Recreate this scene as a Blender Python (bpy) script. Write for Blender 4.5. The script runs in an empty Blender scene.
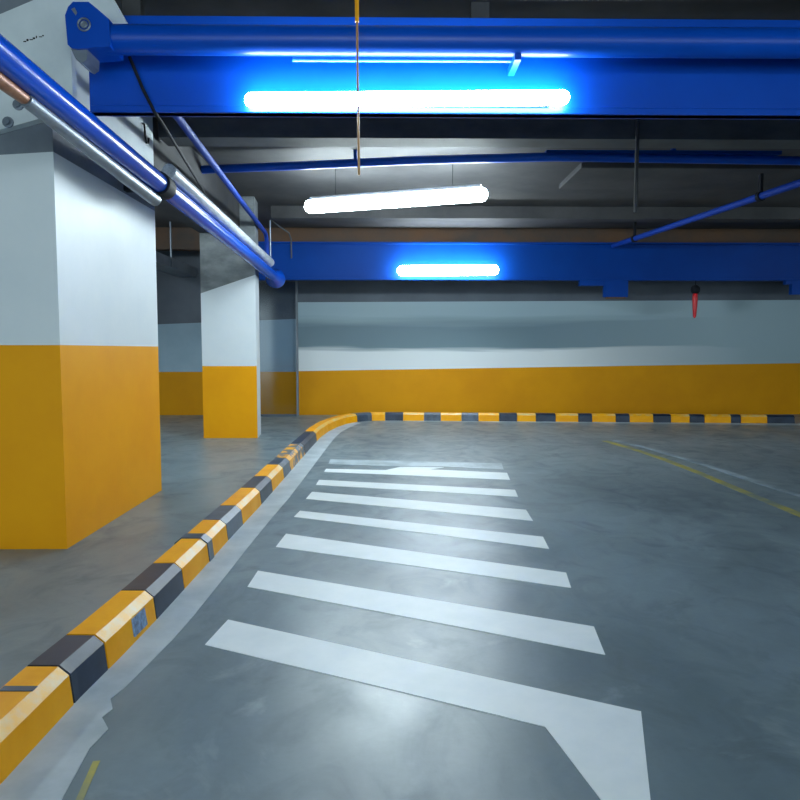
import bpy, bmesh, math, random
from mathutils import Vector, Matrix
random.seed(4)
scn = bpy.context.scene
C = scn.collection
R = math.radians

# ---------------------------------------------------------------- materials
def lin(c):
    return tuple(((v/255.0)/12.92 if v/255.0 <= .04045 else ((v/255.0+.055)/1.055)**2.4) for v in c) + (1.0,)

def mat(name, col, col2=None, scale=3.0, rough=.5, rough2=None, metal=0.0, spec=.5, detail=5.0, lo=.35, hi=.65, bump=0.0, stretch=None):
    """principled material, two colours mixed by object-space noise"""
    m = bpy.data.materials.new(name); m.use_nodes = True
    nt = m.node_tree; b = nt.nodes['Principled BSDF']
    b.inputs['Roughness'].default_value = rough
    b.inputs['Metallic'].default_value = metal
    b.inputs['Specular IOR Level'].default_value = spec
    b.inputs['Base Color'].default_value = col
    if col2 is not None or rough2 is not None or bump:
        tc = nt.nodes.new('ShaderNodeTexCoord')
        mp = nt.nodes.new('ShaderNodeMapping')
        if stretch: mp.inputs['Scale'].default_value = stretch
        nz = nt.nodes.new('ShaderNodeTexNoise'); nz.inputs['Scale'].default_value = scale; nz.inputs['Detail'].default_value = detail
        nz.inputs['Roughness'].default_value = .62
        nt.links.new(tc.outputs['Object'], mp.inputs['Vector']); nt.links.new(mp.outputs['Vector'], nz.inputs['Vector'])
        mr = nt.nodes.new('ShaderNodeMapRange'); mr.inputs['From Min'].default_value = lo; mr.inputs['From Max'].default_value = hi
        nt.links.new(nz.outputs['Fac'], mr.inputs['Value'])
        if col2 is not None:
            mx = nt.nodes.new('ShaderNodeMix'); mx.data_type = 'RGBA'
            mx.inputs[6].default_value = col; mx.inputs[7].default_value = col2
            nt.links.new(mr.outputs['Result'], mx.inputs[0]); nt.links.new(mx.outputs[2], b.inputs['Base Color'])
        if rough2 is not None:
            rr = nt.nodes.new('ShaderNodeMapRange'); rr.inputs['To Min'].default_value = rough; rr.inputs['To Max'].default_value = rough2
            nt.links.new(mr.outputs['Result'], rr.inputs['Value']); nt.links.new(rr.outputs['Result'], b.inputs['Roughness'])
        if bump:
            bp = nt.nodes.new('ShaderNodeBump'); bp.inputs['Strength'].default_value = bump; bp.inputs['Distance'].default_value = .02
            nt.links.new(nz.outputs['Fac'], bp.inputs['Height']); nt.links.new(bp.outputs['Normal'], b.inputs['Normal'])
    return m

def emit(name, col, s):
    m = bpy.data.materials.new(name); m.use_nodes = True
    b = m.node_tree.nodes['Principled BSDF']
    b.inputs['Base Color'].default_value = (.9, .9, .9, 1)
    b.inputs['Emission Color'].default_value = col; b.inputs['Emission Strength'].default_value = s
    return m

M = {}
M['orange'] = mat('orange paint', lin((244, 166, 0)), lin((238, 158, 0)), scale=1.5, rough=.5, spec=.2)
M['orange_wall'] = mat('orange wall paint', lin((222, 152, 2)), lin((212, 142, 2)), scale=1.0, rough=.55, spec=.2)
M['white'] = mat('white paint', lin((222, 228, 232)), lin((214, 222, 228)), scale=1.3, rough=.45, spec=.3)
M['band'] = mat('grey band concrete', lin((120, 128, 138)), lin((104, 112, 124)), scale=2.5, rough=.6)
M['pale_conc'] = mat('pale concrete', lin((222, 230, 234)), lin((200, 210, 216)), scale=2.2, rough=.5, lo=.3, hi=.7)
M['conc'] = mat('mid grey concrete', lin((84, 88, 92)), lin((66, 70, 74)), scale=2.2, rough=.65, stretch=(1, 1, 2))
M['bare_conc'] = mat('bare pillar concrete', lin((142, 148, 150)), lin((108, 114, 118)), scale=3.0, rough=.6, stretch=(1, 1, 2))
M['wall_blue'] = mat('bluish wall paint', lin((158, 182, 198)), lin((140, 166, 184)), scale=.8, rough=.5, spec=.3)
M['pipe_blue'] = mat('glossy blue pipe paint', lin((0, 82, 206)), lin((0, 74, 192)), scale=1.2, rough=.22, spec=.3)
M['dark_conc'] = mat('dark concrete', lin((68, 68, 70)), lin((50, 51, 54)), scale=1.6, rough=.75)
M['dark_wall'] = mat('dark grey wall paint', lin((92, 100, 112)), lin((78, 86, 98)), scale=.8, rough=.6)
M['brown'] = mat('orange-lit brown lintel', lin((104, 72, 46)), lin((70, 62, 58)), scale=.9, rough=.7)  # the brown takes in the orange light falling on the lintel
M['blue'] = mat('blue gloss paint', lin((1, 76, 186)), lin((0, 68, 172)), scale=1.2, rough=.34, spec=.3)
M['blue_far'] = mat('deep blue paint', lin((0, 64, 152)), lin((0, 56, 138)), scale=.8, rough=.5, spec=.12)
M['blue_matte'] = mat('matte blue paint', lin((4, 58, 160)), rough=.6, spec=.25)
M['highlight_blue'] = mat('light blue highlight', lin((60, 150, 220)), rough=.3)
M['silver'] = mat('galvanised metal', lin((136, 146, 158)), lin((112, 122, 136)), scale=4, rough=.42, metal=.5)
M['white_pipe'] = mat('white pipe jacket', lin((200, 206, 214)), lin((150, 158, 170)), scale=5, rough=.35, stretch=(6, 1, 6))
M['black'] = mat('black rubber', lin((22, 26, 34)), rough=.7, spec=.2)
M['copper'] = mat('copper pipe', lin((176, 124, 92)), lin((130, 84, 60)), scale=8, rough=.4, metal=.4)
M['cord_orange'] = mat('orange sleeve', lin((238, 164, 10)), rough=.4)
M['cord_brown'] = mat('brown cord', lin((176, 132, 86)), rough=.5)
M['red'] = mat('red plastic', lin((206, 26, 36)), rough=.35)
M['housing'] = mat('lamp housing', lin((200, 204, 208)), rough=.4)
M['kerb_yellow'] = mat('kerb yellow paint', lin((252, 176, 0)), lin((240, 158, 0)), scale=4, rough=.45, rough2=.55, spec=.25, lo=.35, hi=.7)
M['kerb_edge'] = mat('pale yellow edge', lin((248, 178, 14)), lin((228, 196, 130)), scale=5, rough=.35, lo=.42, hi=.62)  # yellow mixed with pale cream patches, for the front chamfer
M['kerb_dirty'] = mat('dirty yellow kerb', lin((236, 166, 10)), lin((92, 104, 116)), scale=5.5, rough=.45, lo=.47, hi=.54)
M['kerb_black'] = mat('kerb black rubber', lin((26, 38, 58)), lin((44, 58, 80)), scale=5, rough=.38, spec=.4)
M['kerb_grey'] = mat('kerb grey rubber', lin((76, 92, 112)), lin((54, 64, 80)), scale=6, rough=.35)
M['yellow_line'] = mat('worn yellow road paint', lin((176, 164, 70)), lin((118, 130, 118)), scale=2.0, rough=.5, lo=.4, hi=.62)
M['faint_line'] = mat('faint white road paint', lin((168, 184, 194)), lin((120, 136, 146)), scale=2.5, rough=.5, lo=.35, hi=.6)
M['road_white'] = mat('white road paint', lin((234, 240, 242)), lin((216, 226, 230)), scale=3, rough=.42, spec=.35, lo=.3, hi=.75)
M['kerb_line'] = mat('worn white kerb line', lin((186, 196, 202)), lin((160, 172, 180)), scale=3, rough=.5, spec=.3)
M['worn_white'] = mat('half worn white road paint', lin((176, 190, 198)), lin((140, 156, 164)), scale=3, rough=.42, lo=.4, hi=.6)
M['sticker'] = mat('pale blue reflector', lin((130, 164, 204)), lin((70, 84, 110)), scale=30, rough=.3)
M['tube'] = emit('lit lamp diffuser', (.82, .965, 1.0, 1), 30.0)
M['tube_mid'] = emit('lit lamp diffuser middle', (.82, .965, 1.0, 1), 46.0)
M['tube_far'] = emit('lit lamp diffuser far', (.84, .97, 1.0, 1), 26.0)

# back wall white part: pale lower strip fading into bluish grey above
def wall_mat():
    m = bpy.data.materials.new('banded white wall'); m.use_nodes = True
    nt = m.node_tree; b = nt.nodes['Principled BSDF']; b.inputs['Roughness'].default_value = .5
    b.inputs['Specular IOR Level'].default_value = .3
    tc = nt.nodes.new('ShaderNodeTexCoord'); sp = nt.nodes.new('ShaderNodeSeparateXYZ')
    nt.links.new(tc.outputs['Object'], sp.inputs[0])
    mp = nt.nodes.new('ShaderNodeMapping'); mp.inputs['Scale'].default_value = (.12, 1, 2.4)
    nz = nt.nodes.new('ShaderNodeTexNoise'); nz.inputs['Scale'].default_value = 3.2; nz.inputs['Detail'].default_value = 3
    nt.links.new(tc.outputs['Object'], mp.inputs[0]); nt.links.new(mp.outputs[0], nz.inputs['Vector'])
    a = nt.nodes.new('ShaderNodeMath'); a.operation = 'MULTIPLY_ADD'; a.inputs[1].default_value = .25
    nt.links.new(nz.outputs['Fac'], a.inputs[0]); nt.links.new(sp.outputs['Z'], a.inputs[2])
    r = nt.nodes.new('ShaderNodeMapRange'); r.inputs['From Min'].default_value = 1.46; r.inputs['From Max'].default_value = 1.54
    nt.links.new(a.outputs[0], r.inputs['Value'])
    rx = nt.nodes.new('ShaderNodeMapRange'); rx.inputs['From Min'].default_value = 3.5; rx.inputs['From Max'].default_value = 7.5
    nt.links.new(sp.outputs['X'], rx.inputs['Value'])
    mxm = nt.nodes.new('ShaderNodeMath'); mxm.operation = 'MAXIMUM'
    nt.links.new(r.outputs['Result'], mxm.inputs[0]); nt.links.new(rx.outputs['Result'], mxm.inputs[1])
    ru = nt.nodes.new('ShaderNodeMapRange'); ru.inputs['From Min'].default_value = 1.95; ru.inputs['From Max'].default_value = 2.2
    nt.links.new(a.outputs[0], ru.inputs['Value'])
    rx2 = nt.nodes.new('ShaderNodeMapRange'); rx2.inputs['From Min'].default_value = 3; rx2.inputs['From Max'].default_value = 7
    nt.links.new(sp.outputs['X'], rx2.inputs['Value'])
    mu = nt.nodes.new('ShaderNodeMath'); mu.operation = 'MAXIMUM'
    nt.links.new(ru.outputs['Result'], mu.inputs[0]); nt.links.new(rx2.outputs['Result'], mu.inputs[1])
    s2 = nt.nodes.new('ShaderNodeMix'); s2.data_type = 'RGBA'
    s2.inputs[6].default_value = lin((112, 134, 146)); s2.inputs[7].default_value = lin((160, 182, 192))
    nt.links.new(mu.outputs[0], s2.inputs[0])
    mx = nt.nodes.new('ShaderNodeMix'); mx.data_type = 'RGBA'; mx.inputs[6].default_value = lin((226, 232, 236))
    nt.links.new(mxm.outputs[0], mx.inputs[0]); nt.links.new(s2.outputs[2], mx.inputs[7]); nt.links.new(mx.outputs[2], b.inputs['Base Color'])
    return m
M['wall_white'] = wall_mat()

def floor_mat():
    m = bpy.data.materials.new('sealed concrete floor'); m.use_nodes = True
    nt = m.node_tree; b = nt.nodes['Principled BSDF']; b.inputs['Specular IOR Level'].default_value = .5
    tc = nt.nodes.new('ShaderNodeTexCoord')
    def noise(scale, detail, dist=0.0, st=(1, 1, 1)):
        mp = nt.nodes.new('ShaderNodeMapping'); mp.inputs['Scale'].default_value = st
        n = nt.nodes.new('ShaderNodeTexNoise'); n.inputs['Scale'].default_value = scale; n.inputs['Detail'].default_value = detail
        n.inputs['Roughness'].default_value = .6; n.inputs['Distortion'].default_value = dist
        nt.links.new(tc.outputs['Object'], mp.inputs[0]); nt.links.new(mp.outputs[0], n.inputs['Vector']); return n
    def ramp(n, lo, hi, a=0.0, c=1.0):
        r = nt.nodes.new('ShaderNodeMapRange'); r.inputs['From Min'].default_value = lo; r.inputs['From Max'].default_value = hi
        r.inputs['To Min'].default_value = a; r.inputs['To Max'].default_value = c
        nt.links.new(n.outputs[0], r.inputs['Value']); return r
    big = noise(.7, 6, .4, (1.4, .8, 1)); mid = noise(2.6, 7, 1.2, (1, .8, 1)); fine = noise(28, 4)
    def mix(f, c1, c2):
        x = nt.nodes.new('ShaderNodeMix'); x.data_type = 'RGBA'
        nt.links.new(f.outputs[0], x.inputs[0])
        for k, c in ((6, c1), (7, c2)):
            if isinstance(c, tuple): x.inputs[k].default_value = c
            else: nt.links.new(c.outputs[2], x.inputs[k])
        return x
    base = mix(ramp(big, .36, .62), lin((98, 115, 124)), lin((122, 140, 149)))
    st = mix(ramp(mid, .50, .74, 0, .6), base, lin((76, 91, 99)))
    st2 = mix(ramp(noise(1.3, 6, 2.0), .6, .76, 0, .5), st, lin((160, 176, 182)))
    st3 = mix(ramp(fine, .3, .8, 0, .18), st2, lin((86, 94, 98)))
    nt.links.new(st3.outputs[2], b.inputs['Base Color'])
    rr = ramp(mid, .3, .7, .28, .46); nt.links.new(rr.outputs['Result'], b.inputs['Roughness'])
    bp = nt.nodes.new('ShaderNodeBump'); bp.inputs['Strength'].default_value = .05; bp.inputs['Distance'].default_value = .01
    nt.links.new(fine.outputs['Fac'], bp.inputs['Height']); nt.links.new(bp.outputs['Normal'], b.inputs['Normal'])
    return m
M['floor'] = floor_mat()

def glass_mat():
    m = bpy.data.materials.new('smoked glass'); m.use_nodes = True
    nt = m.node_tree; nt.nodes.clear()
    out = nt.nodes.new('ShaderNodeOutputMaterial'); t = nt.nodes.new('ShaderNodeBsdfTransparent'); g = nt.nodes.new('ShaderNodeBsdfGlossy')
    t.inputs['Color'].default_value = (.84, .87, .90, 1); g.inputs['Roughness'].default_value = .12
    f = nt.nodes.new('ShaderNodeFresnel'); f.inputs['IOR'].default_value = 1.5
    mx = nt.nodes.new('ShaderNodeMixShader')
    nt.links.new(f.outputs[0], mx.inputs[0]); nt.links.new(t.outputs[0], mx.inputs[1]); nt.links.new(g.outputs[0], mx.inputs[2])
    nt.links.new(mx.outputs[0], out.inputs[0]); return m
M['glass'] = glass_mat()

# ---------------------------------------------------------------- builders
def finish(name, bm, mats, parent=None, smooth=False):
    bmesh.ops.recalc_face_normals(bm, faces=bm.faces)
    me = bpy.data.meshes.new(name); bm.to_mesh(me); bm.free()
    for m in (mats if isinstance(mats, (list, tuple)) else [mats]): me.materials.append(M[m])
    if smooth:
        for p in me.polygons: p.use_smooth = True
        try: me.set_sharp_from_angle(angle=R(40))
        except Exception: pass
    o = bpy.data.objects.new(name, me); C.objects.link(o)
    if parent: o.parent = parent
    return o

def tag(o, label, cat, group=None):
    o['label'] = label; o['category'] = cat
    if group: o['group'] = group
    return o
def struct(o): o['kind'] = 'structure'; return o
def thing(name, label, cat, loc=(0, 0, 0), group=None):
    o = bpy.data.objects.new(name, None); C.objects.link(o); o.location = loc; o.empty_display_size = .1
    return tag(o, label, cat, group)
def rel(parent, o):
    """parent o keeping world coordinates (parents are never rotated)"""
    o.parent = parent; o.location = o.location - parent.location; return o

def a_box(bm, x0, x1, y0, y1, z0, z1, mi=0, bev=0.0):
    vs = [bm.verts.new(p) for p in ((x0,y0,z0),(x1,y0,z0),(x1,y1,z0),(x0,y1,z0),(x0,y0,z1),(x1,y0,z1),(x1,y1,z1),(x0,y1,z1))]
    fs = [bm.faces.new([vs[i] for i in q]) for q in ((0,1,2,3),(4,5,6,7),(0,1,5,4),(1,2,6,5),(2,3,7,6),(3,0,4,7))]
    for f in fs: f.material_index = mi
    if bev:
        es = {e for f in fs for e in f.edges}
        bmesh.ops.bevel(bm, geom=list(es), offset=bev, segments=2, affect='EDGES', profile=.5)
def a_prism(bm, pts, axis, a, b, mi=0):
    """polygon extruded along axis 'y' (pts are x,z) or 'z' (pts are x,y)"""
    mk = (lambda p, t: (p[0], t, p[1])) if axis == 'y' else (lambda p, t: (p[0], p[1], t))
    v0 = [bm.verts.new(mk(p, a)) for p in pts]; v1 = [bm.verts.new(mk(p, b)) for p in pts]
    n = len(pts); fs = [bm.faces.new(v0), bm.faces.new(v1)]
    for i in range(n): fs.append(bm.faces.new((v0[i], v0[(i+1) % n], v1[(i+1) % n], v1[i])))
    for f in fs: f.material_index = mi
def a_tube(bm, pts, r, n=16, mi=0, cap=True):
    pts = [Vector(p) for p in pts]; rs = r if isinstance(r, (list, tuple)) else [r]*len(pts)
    rings = []; prev = None
    for i, p in enumerate(pts):
        d = (pts[min(i+1, len(pts)-1)] - pts[max(i-1, 0)]).normalized()
        if prev is None:
            u = d.cross(Vector((0, 0, 1)) if abs(d.z) < .9 else Vector((1, 0, 0))).normalized()
        else: u = (prev - d*prev.dot(d)).normalized()
        prev = u; w = d.cross(u)
        rings.append([bm.verts.new(p + (u*math.cos(2*math.pi*k/n) + w*math.sin(2*math.pi*k/n))*rs[i]) for k in range(n)])
    for a, b in zip(rings, rings[1:]):
        for k in range(n): bm.faces.new((a[k], a[(k+1) % n], b[(k+1) % n], b[k])).material_index = mi
    if cap:
        bm.faces.new(rings[0]).material_index = mi; bm.faces.new(rings[-1]).material_index = mi
def box(name, m, x0, x1, y0, y1, z0, z1, parent=None, bev=0.0):
    bm = bmesh.new(); a_box(bm, x0, x1, y0, y1, z0, z1, 0, bev); o = finish(name, bm, m)
    return rel(parent, o) if parent else o
def prism(name, m, pts, axis, a, b, parent=None):
    bm = bmesh.new(); a_prism(bm, pts, axis, a, b); o = finish(name, bm, m)
    return rel(parent, o) if parent else o
def tube(name, m, pts, r, n=16, parent=None):
    bm = bmesh.new(); a_tube(bm, pts, r, n); o = finish(name, bm, m, smooth=True)
    return rel(parent, o) if parent else o
def banded(name, corners, rings, mats, idx, face_mat=None, parent=None):
    bm = bmesh.new()
    rv = [[bm.verts.new((c[0], c[1], z)) for c, z in zip(corners, ring)] for ring in rings]
    for i in range(len(rv)-1):
        for k in range(4):
            f = bm.faces.new((rv[i][k], rv[i][(k+1) % 4], rv[i+1][(k+1) % 4], rv[i+1][k]))
            f.material_index = idx[i] if not face_mat or (i, k) not in face_mat else face_mat[(i, k)]
    bm.faces.new(rv[0]).material_index = idx[0]; bm.faces.new(rv[-1]).material_index = idx[-1]
    o = finish(name, bm, mats)
    return rel(parent, o) if parent else o

CEIL = 3.65
# ---------------------------------------------------------------- the setting
struct(box('floor', 'floor', -9, 13, -8, 14.75, -.2, 0))
struct(box('ceiling', 'dark_conc', -9, 13, -8, 14.75, CEIL, CEIL+.2))
struct(box('wall_left', 'dark_wall', -9.2, -9, -8, 14.75, 0, CEIL))
struct(box('wall_right', 'dark_wall', 13, 13.2, -8, 14.75, 0, CEIL))
def wall_back(name, x0, x1, zs, mats):
    bm = bmesh.new(); Y0, Y1 = 14.55, 14.75
    cols = []
    for x in (x0, x1):
        cols.append([[bm.verts.new((x, y, z(x))) for z in zs] for y in (Y0, Y1)])
    n = len(zs)
    for i in range(n-1):
        a, b = cols
        for q in ((a[0][i], b[0][i], b[0][i+1], a[0][i+1]), (a[1][i], b[1][i], b[1][i+1], a[1][i+1]),
                  (a[0][i], a[1][i], a[1][i+1], a[0][i+1]), (b[0][i], b[1][i], b[1][i+1], b[0][i+1])):
            bm.faces.new(q).material_index = i
    for i in (0, n-1):
        bm.faces.new((cols[0][0][i], cols[1][0][i], cols[1][1][i], cols[0][1][i])).material_index = max(0, i-1)
    return struct(finish(name, bm, mats))
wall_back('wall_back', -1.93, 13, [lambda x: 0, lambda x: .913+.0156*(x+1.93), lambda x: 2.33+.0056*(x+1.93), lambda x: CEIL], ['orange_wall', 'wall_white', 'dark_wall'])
wall_back('wall_back_left', -9, -1.93, [lambda x: 0, lambda x: .90, lambda x: 1.90+.04*(x+4.2), lambda x: CEIL], ['orange_wall', 'wall_blue', 'dark_wall'])  # top band's dark grey carries the shadow of the recess

# concrete downstands of the ceiling
tag(box('ceiling_joist', 'conc', -2.19, 13, 6.82, 7.12, 3.36, CEIL-.001), 'grey concrete ceiling joist just behind and below the big blue beam', 'joist')
tag(box('ceiling_joist', 'dark_conc', -1.9, 13, 11.4, 11.65, 3.46, CEIL-.001), 'dark concrete ceiling joist in front of the far blue beam', 'joist')
tag(box('lintel', 'brown', -8.99, 12.99, 13.42, 13.62, 3.24, CEIL-.001), 'concrete lintel in orange-lit brown along the ceiling above the far blue beam', 'beam')
tag(box('ceiling_beam', 'dark_conc', -2.85, -2.25, 6.73, 10.68, 3.1, CEIL-.001), 'dark concrete beam running overhead from the front pillar to the rear pillar', 'beam')
tag(box('ceiling_panel', 'dark_conc', 2.35, 5.2, 8.75, 9.9, 3.58, CEIL-.001, bev=.01), 'flat grey panel on the ceiling right of the middle lamp', 'panel')

# ---------------------------------------------------------------- pillars
fc = [(-3.12, 4.708), (-2.198, 4.708), (-2.205, 6.71), (-3.12, 6.71)]
p1 = thing('pillar', 'large front pillar, orange below and white above, at left by the kerb', 'pillar', (-2.65, 5.7, 0), 'orange and white pillars')
banded('shaft', fc, [[0]*4, [1.383]*4, [2.585, 2.642, 2.65, 2.6], [2.64, 2.86, 2.775, 2.7], [CEIL-.001]*4],
       ['orange', 'white', 'band', 'pale_conc'], [0, 1, 2, 3], parent=p1)
slab = prism('facing_slab', 'pale_conc', [(-3.14, 2.585), (-2.13, 2.862), (-2.03, 2.862), (-2.03, 3.34), (-1.66, 3.34), (-1.66, 3.40), (-1.80, CEIL-.001), (-2.05, CEIL-.001), (-3.14, 3.20)], 'y', 4.64, 4.707, parent=p1)
prism('head_band', 'band', [(-3.14, 3.203), (-2.055, CEIL-.002), (-3.14, CEIL-.002)], 'y', 4.66, 4.706, parent=p1)
slab['label'] = 'pale concrete facing slab at the pillar head'
# stencilled mark, bolts on the facing slab
bm = bmesh.new()
for i, (w, h) in enumerate(((.018, .006), (.012, .012), (.02, .005), (.014, .010), (.006, .014), (.018, .005), (.010, .007))):
    x = -2.33 + i*.02; z = 3.305 + i*.006
    a_box(bm, x, x+w, 4.637, 4.64, z, z+h)
finish('stencil_mark', bm, 'black', slab)      # a part's origin is the world origin, so sub-parts need no offset
def bolt(parent, x, z, y, r=.03, m='silver'):
    o = tube('bolt', m, [(x, y, z), (x, y-.012, z), (x, y-.013, z), (x, y-.03, z)], [r, r, r*.6, r*.55], 12)
    return o
for x, z in ((-2.375, 2.915), (-2.445, 2.805)):
    bolt(p1, x, z, 4.64, .035).parent = slab

tube('hook', 'black', [(-2.2, 6.42, 3.36), (-2.185, 6.42, 3.36), (-2.18, 6.42, 3.25), (-2.18, 6.45, 3.20), (-2.18, 6.50, 3.215), (-2.18, 6.51, 3.26)], .009, 8, p1)
sc_ = [(-2.862, 10.72), (-2.035, 10.72), (-2.072, 11.2), (-2.90, 11.2)]
p2 = thing('pillar', 'smaller rear pillar, orange below and white above, with bare concrete top', 'pillar', (-2.45, 10.96, 0), 'orange and white pillars')
banded('shaft', sc_, [[0]*4, [1.106]*4, [2.205, 2.485, 2.485, 2.205], [CEIL-.001]*4], ['orange', 'white', 'bare_conc'], [0, 1, 2], {(0, 1): 1}, parent=p2)

# ---------------------------------------------------------------- near blue beam with its pipe
bX0, bX1 = -1.98, 7.0
b1 = thing('roof_beam', 'big near blue steel beam across the ceiling, carrying the nearest lamp', 'beam', (2.5, 4.83, 2.9))
box('web_plate', 'blue', bX0, bX1, 4.78, 4.84, 2.915, 3.52, b1)
box('top_flange', 'blue', bX0+.06, bX1, 4.76, 4.90, 3.30, 3.53, b1, bev=.006)
lp = box('bottom_lip', 'blue', bX0+.004, bX1, 4.765, 4.86, 2.915, 2.96, b1, bev=.006)
for x in (-1.7, .6, 2.9, 5.2): box('ceiling_bracket', 'dark_conc', x-.06, x+.06, 4.80, 4.88, 3.525, CEIL-.001, b1)

pz, py, pr = 3.272, 4.52, .088
bp_ = thing('pipe', 'thick blue pipe along the front of the near blue beam, hinged at its left end', 'pipe', (2.5, py, pz))
tube('pipe_body', 'blue', [(-1.90, py, pz), (-1.2, py, pz), (1, py, pz+.002), (3, py, pz+.004), (7, py, pz+.006)], pr, 24, bp_)
plate = [(-1.955, 3.20), (-1.965, 3.37), (-1.945, 3.42), (-1.915, 3.45), (-1.82, 3.45), (-1.77, 3.41), (-1.70, 3.35), (-1.70, 3.19), (-1.90, 3.175), (-1.935, 3.18)]
pl = prism('hinge_plate', 'blue', plate, 'y', py-.10, py+.117, bp_)
prism('hinge_foot', 'silver', [(-1.945, 3.182), (-1.845, 3.182), (-1.85, 3.12), (-1.88, 3.10), (-1.915, 3.12)], 'y', py-.08, py+.10, bp_)
bm = bmesh.new()
bo = Vector((-1.85, py-.10, 3.315))
for rr, rt in ((.036, .006), (.016, .008)):
    a_tube(bm, [bo + Vector((math.cos(a)*rr, -.006, math.sin(a)*rr)) for a in [2*math.pi*k/20 for k in range(21)]], rt, 6)
a_tube(bm, [bo + Vector((0, .001, 0)), bo + Vector((0, -.012, 0))], .018, 10)
finish('pivot_bolt', bm, 'silver', pl, smooth=True)
prism('slot_highlight', 'silver', [(-1.925, 3.405), (-1.905, 3.415), (-1.89, 3.385), (-1.90, 3.37)], 'y', py-.104, py-.098).parent = pl  # silver sliver drawn as the slot's highlight
for x in (.80, 4.2):
    box('saddle_clip', 'blue', x-.022, x+.022, py-.03, 4.756, pz-pr-.03, pz-pr+.02, bp_, bev=.004)
rod = tube('conduit', 'highlight_blue', [(-.62, 4.635, 3.205), (.2, 4.635, 3.207), (.78, 4.635, 3.208)], .014, 10)  # light blue rod stands in for the highlight on the thick pipe
tag(rod, 'thin light blue rod standing in for a highlight under the thick blue pipe', 'conduit')

tag(tube('cable', 'black', [(-1.70, 4.745, 3.26), (-1.62, 4.748, 3.06), (-1.545, 4.755, 2.905), (-1.555, 4.92, 2.9), (-2.215, 8.8, 3.17)], .011, 8),
    'thin dark cable slanting down the near blue beam beside the front pillar', 'cable')

# ---------------------------------------------------------------- far blue beam
b2 = thing('roof_beam', 'far blue beam along the back wall carrying the smallest lamp', 'beam', (5, 13.35, 2.69))
box('web_plate', 'blue_far', -2.7, 12.9, 13.34, 13.41, 2.70, 3.35, b2)
box('bottom_flange', 'blue_far', -2.7, 12.9, 13.27, 13.41, 2.66, 2.705, b2, bev=.006)
box('top_flange', 'blue_far', -2.7, 12.9, 13.27, 13.41, 3.33, 3.37, b2, bev=.006)
k = thing('bracket', 'blue stepped bracket plate under the far blue beam', 'bracket', (4.1, 13.33, 2.66))
box('arm_plate', 'blue_far', 3.58, 4.06, 13.29, 13.37, 2.56, 2.66, k)
box('drop_plate', 'blue_far', 4.05, 4.50, 13.28, 13.38, 2.35, 2.66, k)
box('end_strip', 'brown', 4.10, 4.46, 13.285, 13.375, 2.32, 2.35, k)
k = thing('bracket', 'blue bracket block under the far beam at the right edge', 'bracket', (7.75, 13.33, 2.66))
box('drop_plate', 'blue_far', 7.62, 8.0, 13.28, 13.38, 2.40, 2.66, k)
box('arm_plate', 'blue_far', 7.50, 7.63, 13.29, 13.37, 2.59, 2.66, k)

h = thing('hanging_pull', 'red tapered pull handle with black knob hanging under the far beam', 'handle', (5.80, 13.33, 1.96))
tube('grip', 'red', [(5.80, 13.33, z) for z in (1.955, 1.985, 2.09, 2.30, 2.40, 2.44)], [.01, .028, .038, .05, .046, .026], 14, h)
tube('knob', 'black', [(5.80, 13.33, z) for z in (2.42, 2.445, 2.49, 2.535, 2.565, 2.58)], [.05, .075, .088, .08, .05, .02], 14, h)
tube('cord', 'black', [(5.80, 13.33, 2.57), (5.80, 13.33, 2.66)], .008, 6, h)

# ---------------------------------------------------------------- overhead pipes
def lerp(a, b, t): return tuple(x+(y-x)*t for x, y in zip(a, b))
P0, P1 = (-1.90, 2.4, 2.822), (-1.90, 11.72, 2.545)
at = lambda t, dx=0, dz=0: (P0[0]+dx, P0[1]+(P1[1]-P0[1])*t, P0[2]+(P1[2]-P0[2])*t+dz)
tY = lambda y: (y-P0[1])/(P1[1]-P0[1])
lp_ = thing('pipe', 'long glossy blue pipe running back beside the pillars, flared at its far end', 'pipe', (-1.9, 6, 2.7))
tube('pipe_body', 'pipe_blue', [at(t) for t in (0, .2, .4, .6, .8, .97)], [.078]*4+[.084, .088], 24, lp_)
tube('end_flare', 'pipe_blue', [at(t, 0, d) for t, d in ((.965, 0), (.98, 0), (1.0, -.01), (1.012, -.01))], [.09, .10, .16, .155], 20, lp_)
cy = tY(5.95)
tube('coupling', 'black', [at(cy-.008), at(cy-.007), at(cy+.012), at(cy+.013)], [.07, .097, .097, .07], 20, lp_)
tube('slab_clamp', 'black', [(-2.30, 4.64, 3.17), (-2.27, 4.6, 3.15), (-2.15, 4.5, 3.0), (-1.93, 4.45, 2.80)], .022, 10, lp_)
box('wall_clamp', 'black', -2.21, -1.90, 5.93, 6.01, 2.665, 2.735, lp_, bev=.008)
tube('hanger', 'silver', [(-1.90, 11.3, 2.62), (-1.90, 11.3, 3.4)], .012, 8, lp_)
tag(tube('pipe', 'silver', [at(t, -.045, dz) for t, dz in ((tY(3.86), -.092), (tY(4.6), -.105), (tY(5.3), -.12), (cy-.002, -.125))], [.04, .044, .049, .052], 20), 'silver metal pipe running under the near half of the long blue pipe', 'pipe')
tag(tube('pipe', 'white_pipe', [at(t, .035, .146) for t in (cy+.012, .5, .7, .93)], [.06, .06, .062, .064], 20), 'white jacketed pipe lying on the far half of the long blue pipe', 'pipe')
tag(tube('pipe', 'copper', [at(tY(y), -.045, -.092) for y in (2.9, 3.3, 3.6, 3.85)], [.036, .036, .04, .034], 14),
    'short copper pipe at the top left edge, under the start of the long blue pipe', 'pipe')

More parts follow.
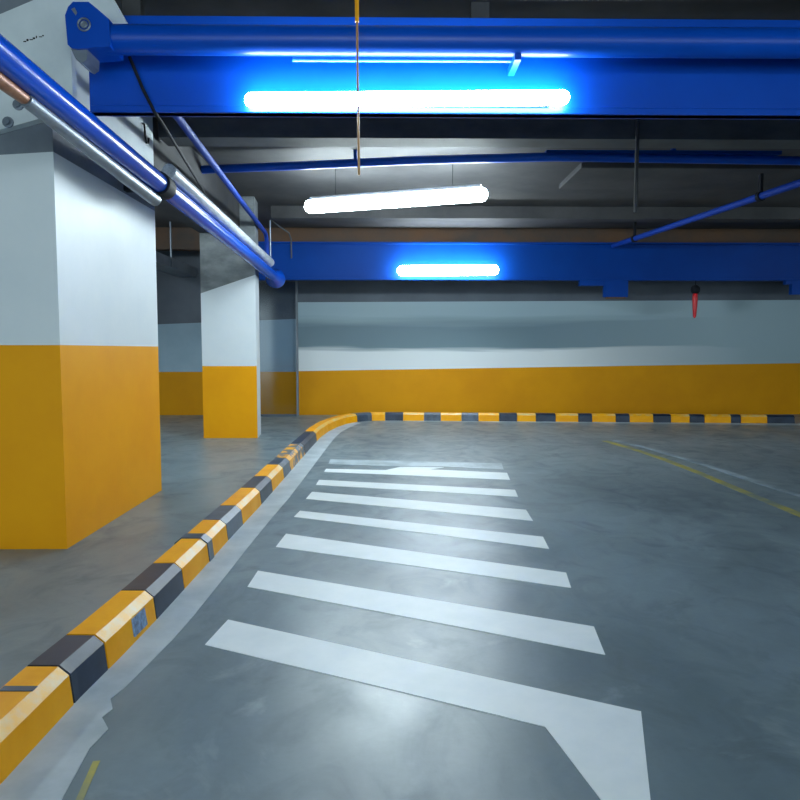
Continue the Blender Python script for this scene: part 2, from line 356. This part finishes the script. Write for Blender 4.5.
tag(tube('pipe', 'blue_matte', [(-1.70, 5.3, 3.242), (-1.73, 5.95, 3.242), (-1.89, 9.0, 3.242), (-2.015, 11.5, 3.242), (-2.03, 11.68, 3.22), (-2.035, 11.74, 3.15), (-2.035, 11.74, 2.89)], .034, 12),
    'thin blue pipe running back under the left ceiling edge, bent down at its end', 'pipe')
cp = thing('pipe', 'thin blue pipe crossing the ceiling above the middle lamp', 'pipe', (1.5, 8.05, 3.5))
tube('pipe_body', 'blue', [(-2.24, 8.57, 3.5), (-1.05, 8.39, 3.505), (.3, 8.16, 3.51), (1.79, 8.0, 3.51), (4.7, 8.08, 3.5), (9, 8.2, 3.5)], .048, 14, cp)
for x, y in ((-.4, 8.28), (3.2, 8.04), (6.5, 8.13)): box('pipe_clip', 'blue', x-.02, x+.02, y-.03, y+.03, 3.53, CEIL, cp)
box('sleeve', 'blue_far', 1.75, 4.4, 7.97, 8.11, 3.545, 3.58, cp)
rp = thing('pipe', 'blue pipe slanting across the ceiling at right towards the far beam', 'pipe', (4.6, 9, 3.3))
tube('pipe_body', 'blue_matte', [(5.18, 5.2, 3.3), (4.80, 8.29, 3.3), (4.19, 13.26, 3.3)], .045, 14, rp)
for y in (5.5, 9.0, 12.4):
    x = 4.80-(y-8.29)*.1225
    bm = bmesh.new(); a_box(bm, x-.015, x+.015, y-.03, y+.03, 3.3, CEIL); a_tube(bm, [(x+.004, y-.03, 3.3), (x-.004, y+.03, 3.3)], .062, 14)
    rel(rp, finish('hanger', bm, 'black'))
tag(tube('drop_rod', 'dark_conc', [(2.345, 6.76, 2.66), (2.345, 6.76, CEIL)], .02, 8), 'thin dark rod hanging from the ceiling behind the near blue beam', 'rod')

cd = thing('drop_line', 'thin hanging cord with orange upper sleeve in front of the near lamp', 'cord', (-.185, 4.2, 2.376))
tube('sleeve', 'cord_orange', [(-.192, 4.2, CEIL), (-.189, 4.2, 3.244)], .012, 10, cd)
tube('cord', 'cord_brown', [(-.189, 4.2, 3.26), (-.186, 4.2, 2.9), (-.181, 4.2, 2.376)], .0068, 8, cd)

# smoked glass screen and its post, duct on the left
gs = thing('glass_screen', 'smoked glass screen with slim metal post against the back wall', 'screen', (-2.5, 14.25, 0))
box('pane', 'glass', -3.4, -1.90, 14.28, 14.295, .03, 2.72, gs)
box('sill_rail', 'dark_wall', -3.4, -1.90, 14.26, 14.31, 0, .04, gs)
box('post', 'band', -1.905, -1.865, 14.25, 14.32, 0, CEIL, gs)
tag(tube('conduit', 'conc', [(-2.1, 12.6, CEIL), (-2.08, 12.62, 3.62), (-1.86, 13.1, 3.5), (-1.83, 13.18, 3.4), (-1.83, 13.2, 3.05)], .014, 8), 'thin bent conduit dropping from the ceiling in front of the far beam', 'conduit')
dk = thing('duct', 'pale blue-grey duct hung under the ceiling behind the front pillar', 'duct', (-4.1, 11, 2.85))
box('duct_body', 'band', -4.35, -3.95, 8.5, 14.54, 2.84, 3.02, dk, bev=.01)
for y in (9.5, 12.8):
    for x in (-4.37, -3.95): box('strap', 'silver', x, x+.02, y, y+.04, 2.835, CEIL-.001, dk)

# ---------------------------------------------------------------- lamps
def lamp(a, b, r, label, m, mount):
    a, b = Vector(a), Vector(b); c = (a+b)/2; d = (b-a).normalized(); L = (b-a).length
    root = thing('tube_lamp', label, 'lamp', c, 'tube lamps under the ceiling')
    n = 7; pts, rs = [], []
    for i in range(n): t = math.pi/2*i/(n-1); pts.append(a + d*r*(1-math.cos(t))); rs.append(max(.004, r*math.sin(t)))
    for i in range(n): t = math.pi/2*(1-i/(n-1)); pts.append(b - d*r*(1-math.cos(t))); rs.append(max(.004, r*math.sin(t)))
    tube('diffuser', m, pts, rs, 20, root)
    if mount == 'beam':        # housing channel behind the tube, fixed to the beam
        y0 = c.y + r*.75; y1 = {True: 4.779, False: 13.339}[c.y < 8]
        box('housing', 'housing', a.x+.12, b.x-.12, y0, y1, c.z-r*.45, c.z+r*.45, root)
    else:                      # housing above, two suspension wires
        up = Vector((0, 0, r*.95))
        tube('housing', 'housing', [a+up+d*.08, b+up-d*.08], r*.5, 8, root)
        for t in (.18, .82):
            p = a + (b-a)*t; tube('wire', 'black', [p+up, (p.x, p.y, CEIL-.001)], .003, 6, root)
    return root
lamp((-.945, 4.70, 2.972), (1.178, 4.70, 3.0), .047, 'long bright tube lamp on the face of the near blue beam', 'tube', 'beam')
lamp((-1.10, 9.25, 3.2), (1.165, 8.46, 3.2), .085, 'slightly tilted tube lamp hanging between the two blue beams', 'tube_mid', 'wire')
lamp((.135, 13.17, 2.82), (2.03, 13.17, 2.84), .098, 'smallest tube lamp, mounted on the far blue beam', 'tube_far', 'beam')
lamp((-1.2, -1.6, 3.2), (1.2, -1.6, 3.2), .06, 'added tube lamp out of view behind the camera position', 'tube', 'wire')  # out-of-view lamp added to brighten the foreground
lamp((-4.9, 4.9, 3.2), (-4.9, 7.1, 3.2), .06, 'added unseen tube lamp in the left bay behind the front pillar', 'tube_mid', 'wire')  # added out of sight to lift the floor on the left
lamp((-5.2, 9.4, 3.2), (-5.2, 11.6, 3.2), .06, 'added unseen tube lamp in the left bay before the back wall', 'tube', 'wire')  # second unseen lamp added to light the left bay
lamp((9.8, 7.6, 3.2), (9.8, 9.8, 3.2), .06, 'added unseen tube lamp in the right bay', 'tube', 'wire')  # added beyond the frame to brighten the right of the back wall

# ---------------------------------------------------------------- painted floor marks
T = .003
def mark(name, m, pts, label, cat='road marking', group=None):
    return tag(prism(name, m, pts, 'z', .0002, T), label, cat, group)
stripes = [
 [(-.813, 3.433), (.937, 2.514), (.781, 2.0), (.655, 1.62), (.745, 1.62), (.63, 2.0), (.555, 2.415), (-.85, 3.136)],
 [(-.81, 4.213), (.995, 3.319), (.953, 3.004), (-.815, 3.923)],
 [(-.766, 5.077), (1.067, 4.148), (1.028, 3.88), (-.785, 4.737)],
 [(-.758, 5.814), (1.106, 4.968), (1.08, 4.662), (-.779, 5.603)],
 [(-.745, 6.604), (1.149, 5.824), (1.13, 5.443), (-.764, 6.29)],
 [(-.74, 7.221), (1.207, 6.671), (1.177, 6.349), (-.743, 6.951)],
 [(-.729, 7.896), (-.05, 7.80), (.12, 8.02), (.62, 7.98), (.45, 7.84), (1.286, 7.608), (1.248, 7.193), (-.733, 7.7)],
 [(-.74, 8.60), (1.328, 8.25), (1.284, 7.82), (.62, 8.03), (.1, 8.06), (-.731, 8.2)]]
# nearest stripe: outer edge leans in to a hooked tail
stripes[0] = [(-.813, 3.433), (.937, 2.514), (.79, 2.03), (.70, 1.72), (.68, 1.72), (.628, 2.03), (.555, 2.415), (-.85, 3.136)]
words = ['white floor stripe nearest the camera, widening into a hooked tail', 'second white floor stripe from the camera', 'third white floor stripe from the camera',
         'fourth white floor stripe from the camera', 'fifth white floor stripe from the camera', 'sixth white floor stripe from the camera',
         'seventh white floor stripe from the camera, with a kinked upper edge', 'faded white floor stripe farthest from the camera']
for i, (p, w) in enumerate(zip(stripes, words)):
    mark('floor_stripe', 'road_white' if i < 7 else 'worn_white', p, w, 'stripe', 'hatched white floor stripes')
def ribbon(cl, w0, w1=None):
    L, Rr = [], []
    for i, p in enumerate(cl):
        a = Vector(cl[max(i-1, 0)]); b = Vector(cl[min(i+1, len(cl)-1)]); d = (b-a).normalized(); n = Vector((-d.y, d.x))
        w = w0 + ((w1 if w1 is not None else w0)-w0)*i/(len(cl)-1)
        L.append(tuple(Vector(p)+n*w/2)); Rr.append(tuple(Vector(p)-n*w/2))
    return L + Rr[::-1]
def ribbon_obj(name, m, left, right, label):
    bm = bmesh.new(); q = []
    for l, r in zip(left, right):
        q.append([bm.verts.new((p[0], p[1], z)) for p in (l, r) for z in (.0002, T)])
    for a, b in zip(q, q[1:]):
        for i, j in ((0, 2), (1, 3), (0, 1), (2, 3)): bm.faces.new((a[i], a[j], b[j], b[i]))
    return tag(finish(name, bm, m), label, 'road marking')
def two(cl, w): r = ribbon(cl, w); n = len(cl); return r[:n], r[n:][::-1]
l, r = two([(3.36, 3.2), (3.36, 5.0), (3.37, 6.4), (3.40, 7.6), (3.385, 8.6), (3.30, 9.6), (3.19, 10.3)], .095)
ribbon_obj('lane_line', 'yellow_line', l, r, 'worn yellow lane line curving back along the right of the floor')
l, r = two([(3.83, 3.8), (3.80, 6.3), (3.75, 7.2), (3.70, 8.3), (3.55, 9.5), (3.35, 10.4)], .1)
ribbon_obj('lane_line', 'faint_line', l, r, 'faint white lane line to the right of the worn yellow line')
l, r = two([(-.93, 1.75), (-.935, 2.03), (-.966, 2.225)], .022)
ribbon_obj('paint_stroke', 'yellow_line', l, r, 'short yellow paint stroke at the bottom left beside the kerb line')

# ---------------------------------------------------------------- kerb
path = [(-1.21, .9), (-1.212, 2.1), (-1.205, 2.65), (-1.185, 3.0), (-1.168, 3.5), (-1.155, 4.3), (-1.148, 4.9), (-1.125, 6.0), (-1.108, 7.8), (-1.095, 9.4), (-1.075, 10.8),
        (-1.02, 11.6), (-.93, 12.2), (-.80, 12.75), (-.62, 13.12), (-.42, 13.3), (-.2, 13.335), (.1, 13.325), (1.5, 13.21), (4, 13.0), (7.5, 12.70), (9.6, 12.52)]
pv = [Vector(p) for p in path]
cum = [0.0]
for a, b in zip(pv, pv[1:]): cum.append(cum[-1] + (b-a).length)
def pos(s):
    for i in range(len(cum)-1):
        if s <= cum[i+1] or i == len(cum)-2:
            t = (s-cum[i])/(cum[i+1]-cum[i]); p = pv[i].lerp(pv[i+1], t)
            def tan(j): return (pv[min(j+1, len(pv)-1)]-pv[max(j-1, 0)]).normalized()
            d = tan(i).lerp(tan(i+1), t).normalized(); return p, d
def s_at(y=None, x=None):
    for i in range(len(pv)-1):
        a, b = pv[i], pv[i+1]
        if y is not None and a.y <= y <= b.y: return cum[i] + (cum[i+1]-cum[i])*(y-a.y)/(b.y-a.y)
        if x is not None and i >= 14 and a.x <= x <= b.x: return cum[i] + (cum[i+1]-cum[i])*(x-a.x)/(b.x-a.x)
PROF = [(0, 0), (.014, .118), (.055, .152), (.175, .152), (.215, .118), (.228, 0)]
def sweep(bm, s0, s1, prof, mis, grow=0.0):
    ss = [s0] + [c for c in cum if s0+.02 < c < s1-.02] + [s1]
    fine = [ss[0]]
    for a, b in zip(ss, ss[1:]):
        n = max(1, int((b-a)/.2))
        fine += [a+(b-a)*k/n for k in range(1, n+1)]
    rings = []
    for s in fine:
        p, d = pos(s); n = Vector((-d.y, d.x))
        rings.append([bm.verts.new((p.x+n.x*u, p.y+n.y*u, z)) for u, z in prof])
    m = len(prof)
    for a, b in zip(rings, rings[1:]):
        for k in range(m): bm.faces.new((a[k], a[(k+1) % m], b[(k+1) % m], b[k])).material_index = mis[k]
    bm.faces.new(rings[0]).material_index = mis[0]; bm.faces.new(rings[-1]).material_index = mis[0]
def band(s0, s1, out=.006, name='clamp_band', m='kerb_grey', sel=slice(0, 6)):
    bm = bmesh.new(); c = Vector((.114, .07))
    outer = [(c.x+(u-c.x)*(1+out*9), max(0.0005, z*(1+out*8))) for u, z in PROF]
    sweep(bm, s0, s1, outer, [0]*6); return finish(name, bm, m)
SC = {'y': (['kerb_yellow', 'kerb_edge'], [0, 1, 0, 0, 0, 0]), 'k': (['kerb_black'], [0]*6), 'g': (['kerb_grey'], [0]*6), 'd': (['kerb_dirty'], [0]*6)}
near = [('y', 1.0, 1.55, None), ('k', 1.55, 1.98, None),
 ('y', 1.98, 2.60, 'yellow kerb block nearest the camera with scuffed top'), ('k', 2.60, 2.89, 'black kerb block nearest the camera'),
 ('y', 2.89, 3.44, 'second yellow kerb block from the camera, bearing a pale reflector'), ('k', 3.44, 3.89, 'second black kerb block from the camera, beside the second stripe'),
 ('y', 3.89, 4.90, 'yellow kerb block with a grey clamp band, beside the third stripe'), ('g', 4.90, 5.36, 'grey worn kerb block just beyond the clamped yellow block'),
 ('y', 5.36, 6.06, 'yellow kerb block beside the fourth white stripe'), ('k', 6.06, 6.62, 'dark kerb block beside the fifth white stripe'),
 ('y', 6.62, 7.3, 'short yellow kerb block beside the sixth white stripe'), ('g', 7.3, 7.75, 'grey kerb block level with the seventh white stripe'),
 ('d', 7.75, 9.0, 'dirty yellow kerb block with grey scuffs beyond the stripes'), ('k', 9.0, 10.3, 'long dark kerb block just before the kerb curve')]
GAP = .006
for t, y0, y1, lab in near:
    if lab is None: continue
    s0, s1 = s_at(y=y0)+GAP, s_at(y=y1)-GAP
    bm = bmesh.new(); sweep(bm, s0, s1, PROF, SC[t][1]); o = finish('kerb_block', bm, SC[t][0]); tag(o, lab, 'kerb block', 'kerb blocks along the lane')
    if 'clamp' in lab and 'just' not in lab:
        bd = band(s_at(y=4.40), s_at(y=4.50)); bd.parent = o; bd['label'] = 'grey clamp band'
    if 'reflector' in lab:
        bm = bmesh.new(); sweep(bm, s_at(y=3.16), s_at(y=3.31), [(-.004, .03), (.009, .112), (.03, .112), (.03, .03)], [0]*4)
        rf = finish('reflector', bm, 'sticker'); rf.parent = o
    if 'scuffed' in lab:
        for y in (2.14, 2.40):
            bm = bmesh.new(); sweep(bm, s_at(y=y), s_at(y=y+.035), [(.05, .1525), (.05, .155), (.17, .155), (.17, .1525)], [0]*4)
            finish('scuff_mark', bm, 'kerb_grey', o)
sA = s_at(y=10.3)
px = [(358, 372, 'g'), (372, 385, 'y'), (385, 403, 'k'), (403, 424, 'y'), (424, 441, 'g'), (441, 462, 'y'), (462, 479, 'g'), (479, 500, 'y'), (500, 518, 'k'), (518, 537, 'y'), (537, 557, 'k'),
      (557, 580, 'y'), (580, 594, 'k'), (594, 618, 'y'), (618, 632, 'k'), (632, 656, 'y'), (656, 674, 'k'), (674, 693, 'y'), (693, 708, 'k'), (708, 735, 'y'), (735, 745, 'k'), (745, 772, 'y'), (772, 800, 'k')]
def bx(x):
    X = 0.0
    for _ in range(6): X = (x-390)/700*(13.33-.083*max(X, 0)); 
    return X
ordn = ['first', 'second', 'third', 'fourth', 'fifth', 'sixth', 'seventh', 'eighth', 'ninth', 'tenth', 'eleventh', 'twelfth']
cnt = {'y': 0, 'dark': 0}
sB = s_at(x=bx(358))
bm = bmesh.new(); sweep(bm, sA+GAP, sB-GAP, PROF, SC['y'][1]); tag(finish('kerb_block', bm, SC['y'][0]), 'long curved yellow kerb block where the kerb turns along the back wall', 'kerb block', 'kerb blocks along the lane')
for a, b, t in px:
    s0 = s_at(x=bx(a)) + .004; s1 = s_at(x=bx(b)) - .004
    key = 'y' if t == 'y' else 'dark'; i = cnt[key]; cnt[key] += 1
    bm = bmesh.new(); sweep(bm, s0, s1, PROF, SC[t][1]); o = finish('kerb_block', bm, SC[t][0])
    tag(o, '%s %s kerb block from the left along the back wall' % (ordn[i], {'y': 'yellow', 'g': 'dark', 'k': 'dark'}[t]), 'kerb block', 'kerb blocks along the lane')
# white line along the kerb foot
ys = [1.2, 1.6, 2.0, 2.3, 2.42, 2.5, 2.56, 2.64, 2.72, 2.9, 3.2, 3.5, 4.2, 4.7, 5.5, 6.3, 7.5, 8.6, 9.6, 10.8]
ed = [-.95, -.945, -.985, -1.02, -1.005, -1.06, -1.045, -1.085, -1.065, -1.045, -1.015, -1.0, -.985, -.975, -.955, -.925, -.905, -.89, -.875, -.855]
L = []
for y in ys: p, d = pos(s_at(y=y)); L.append((p.x-.004, y))
Rr = list(zip(ed, ys))
for y, w in ((11.6, .22), (12.2, .22), (12.75, .2), (13.0, .18)):
    p, d = pos(s_at(y=y)); n = Vector((d.y, -d.x)); L.append((p.x+n.x*.004, p.y+n.y*.004)); Rr.append((p.x+n.x*w, p.y+n.y*w))
ribbon_obj('kerb_line', 'kerb_line', L, Rr, 'worn white line painted along the foot of the left kerb')
cl = []
for x in (-.1, 1, 2.5, 4, 5.5, 7, 8.5): p, d = pos(s_at(x=x)); cl.append((p, Vector((d.y, -d.x)), .05+.03*max(0, x)))
ribbon_obj('kerb_line', 'kerb_line', [tuple(p+n*.004) for p, n, w in cl], [tuple(p+n*w) for p, n, w in cl], 'thin white line painted in front of the back wall kerb')

# ---------------------------------------------------------------- light, camera
w = bpy.data.worlds.new('World'); scn.world = w; w.use_nodes = True
bg = w.node_tree.nodes['Background']; bg.inputs['Color'].default_value = (.74, .94, 1, 1); bg.inputs['Strength'].default_value = 1.6

cam = bpy.data.cameras.new('camera'); co = bpy.data.objects.new('camera', cam); C.objects.link(co)
cam.sensor_width = 36; cam.lens = 31.5; cam.clip_start = .05
pit = math.atan(50/700); yaw = math.atan(10/700*math.cos(pit))
co.location = (0, 0, 1.35); co.rotation_euler = (math.pi/2-pit, 0, -yaw)
scn.camera = co
vs = scn.view_settings; vs.view_transform = 'Standard'; vs.look = 'None'; vs.gamma = 1; vs.exposure = 1.0; vs.use_curve_mapping = False
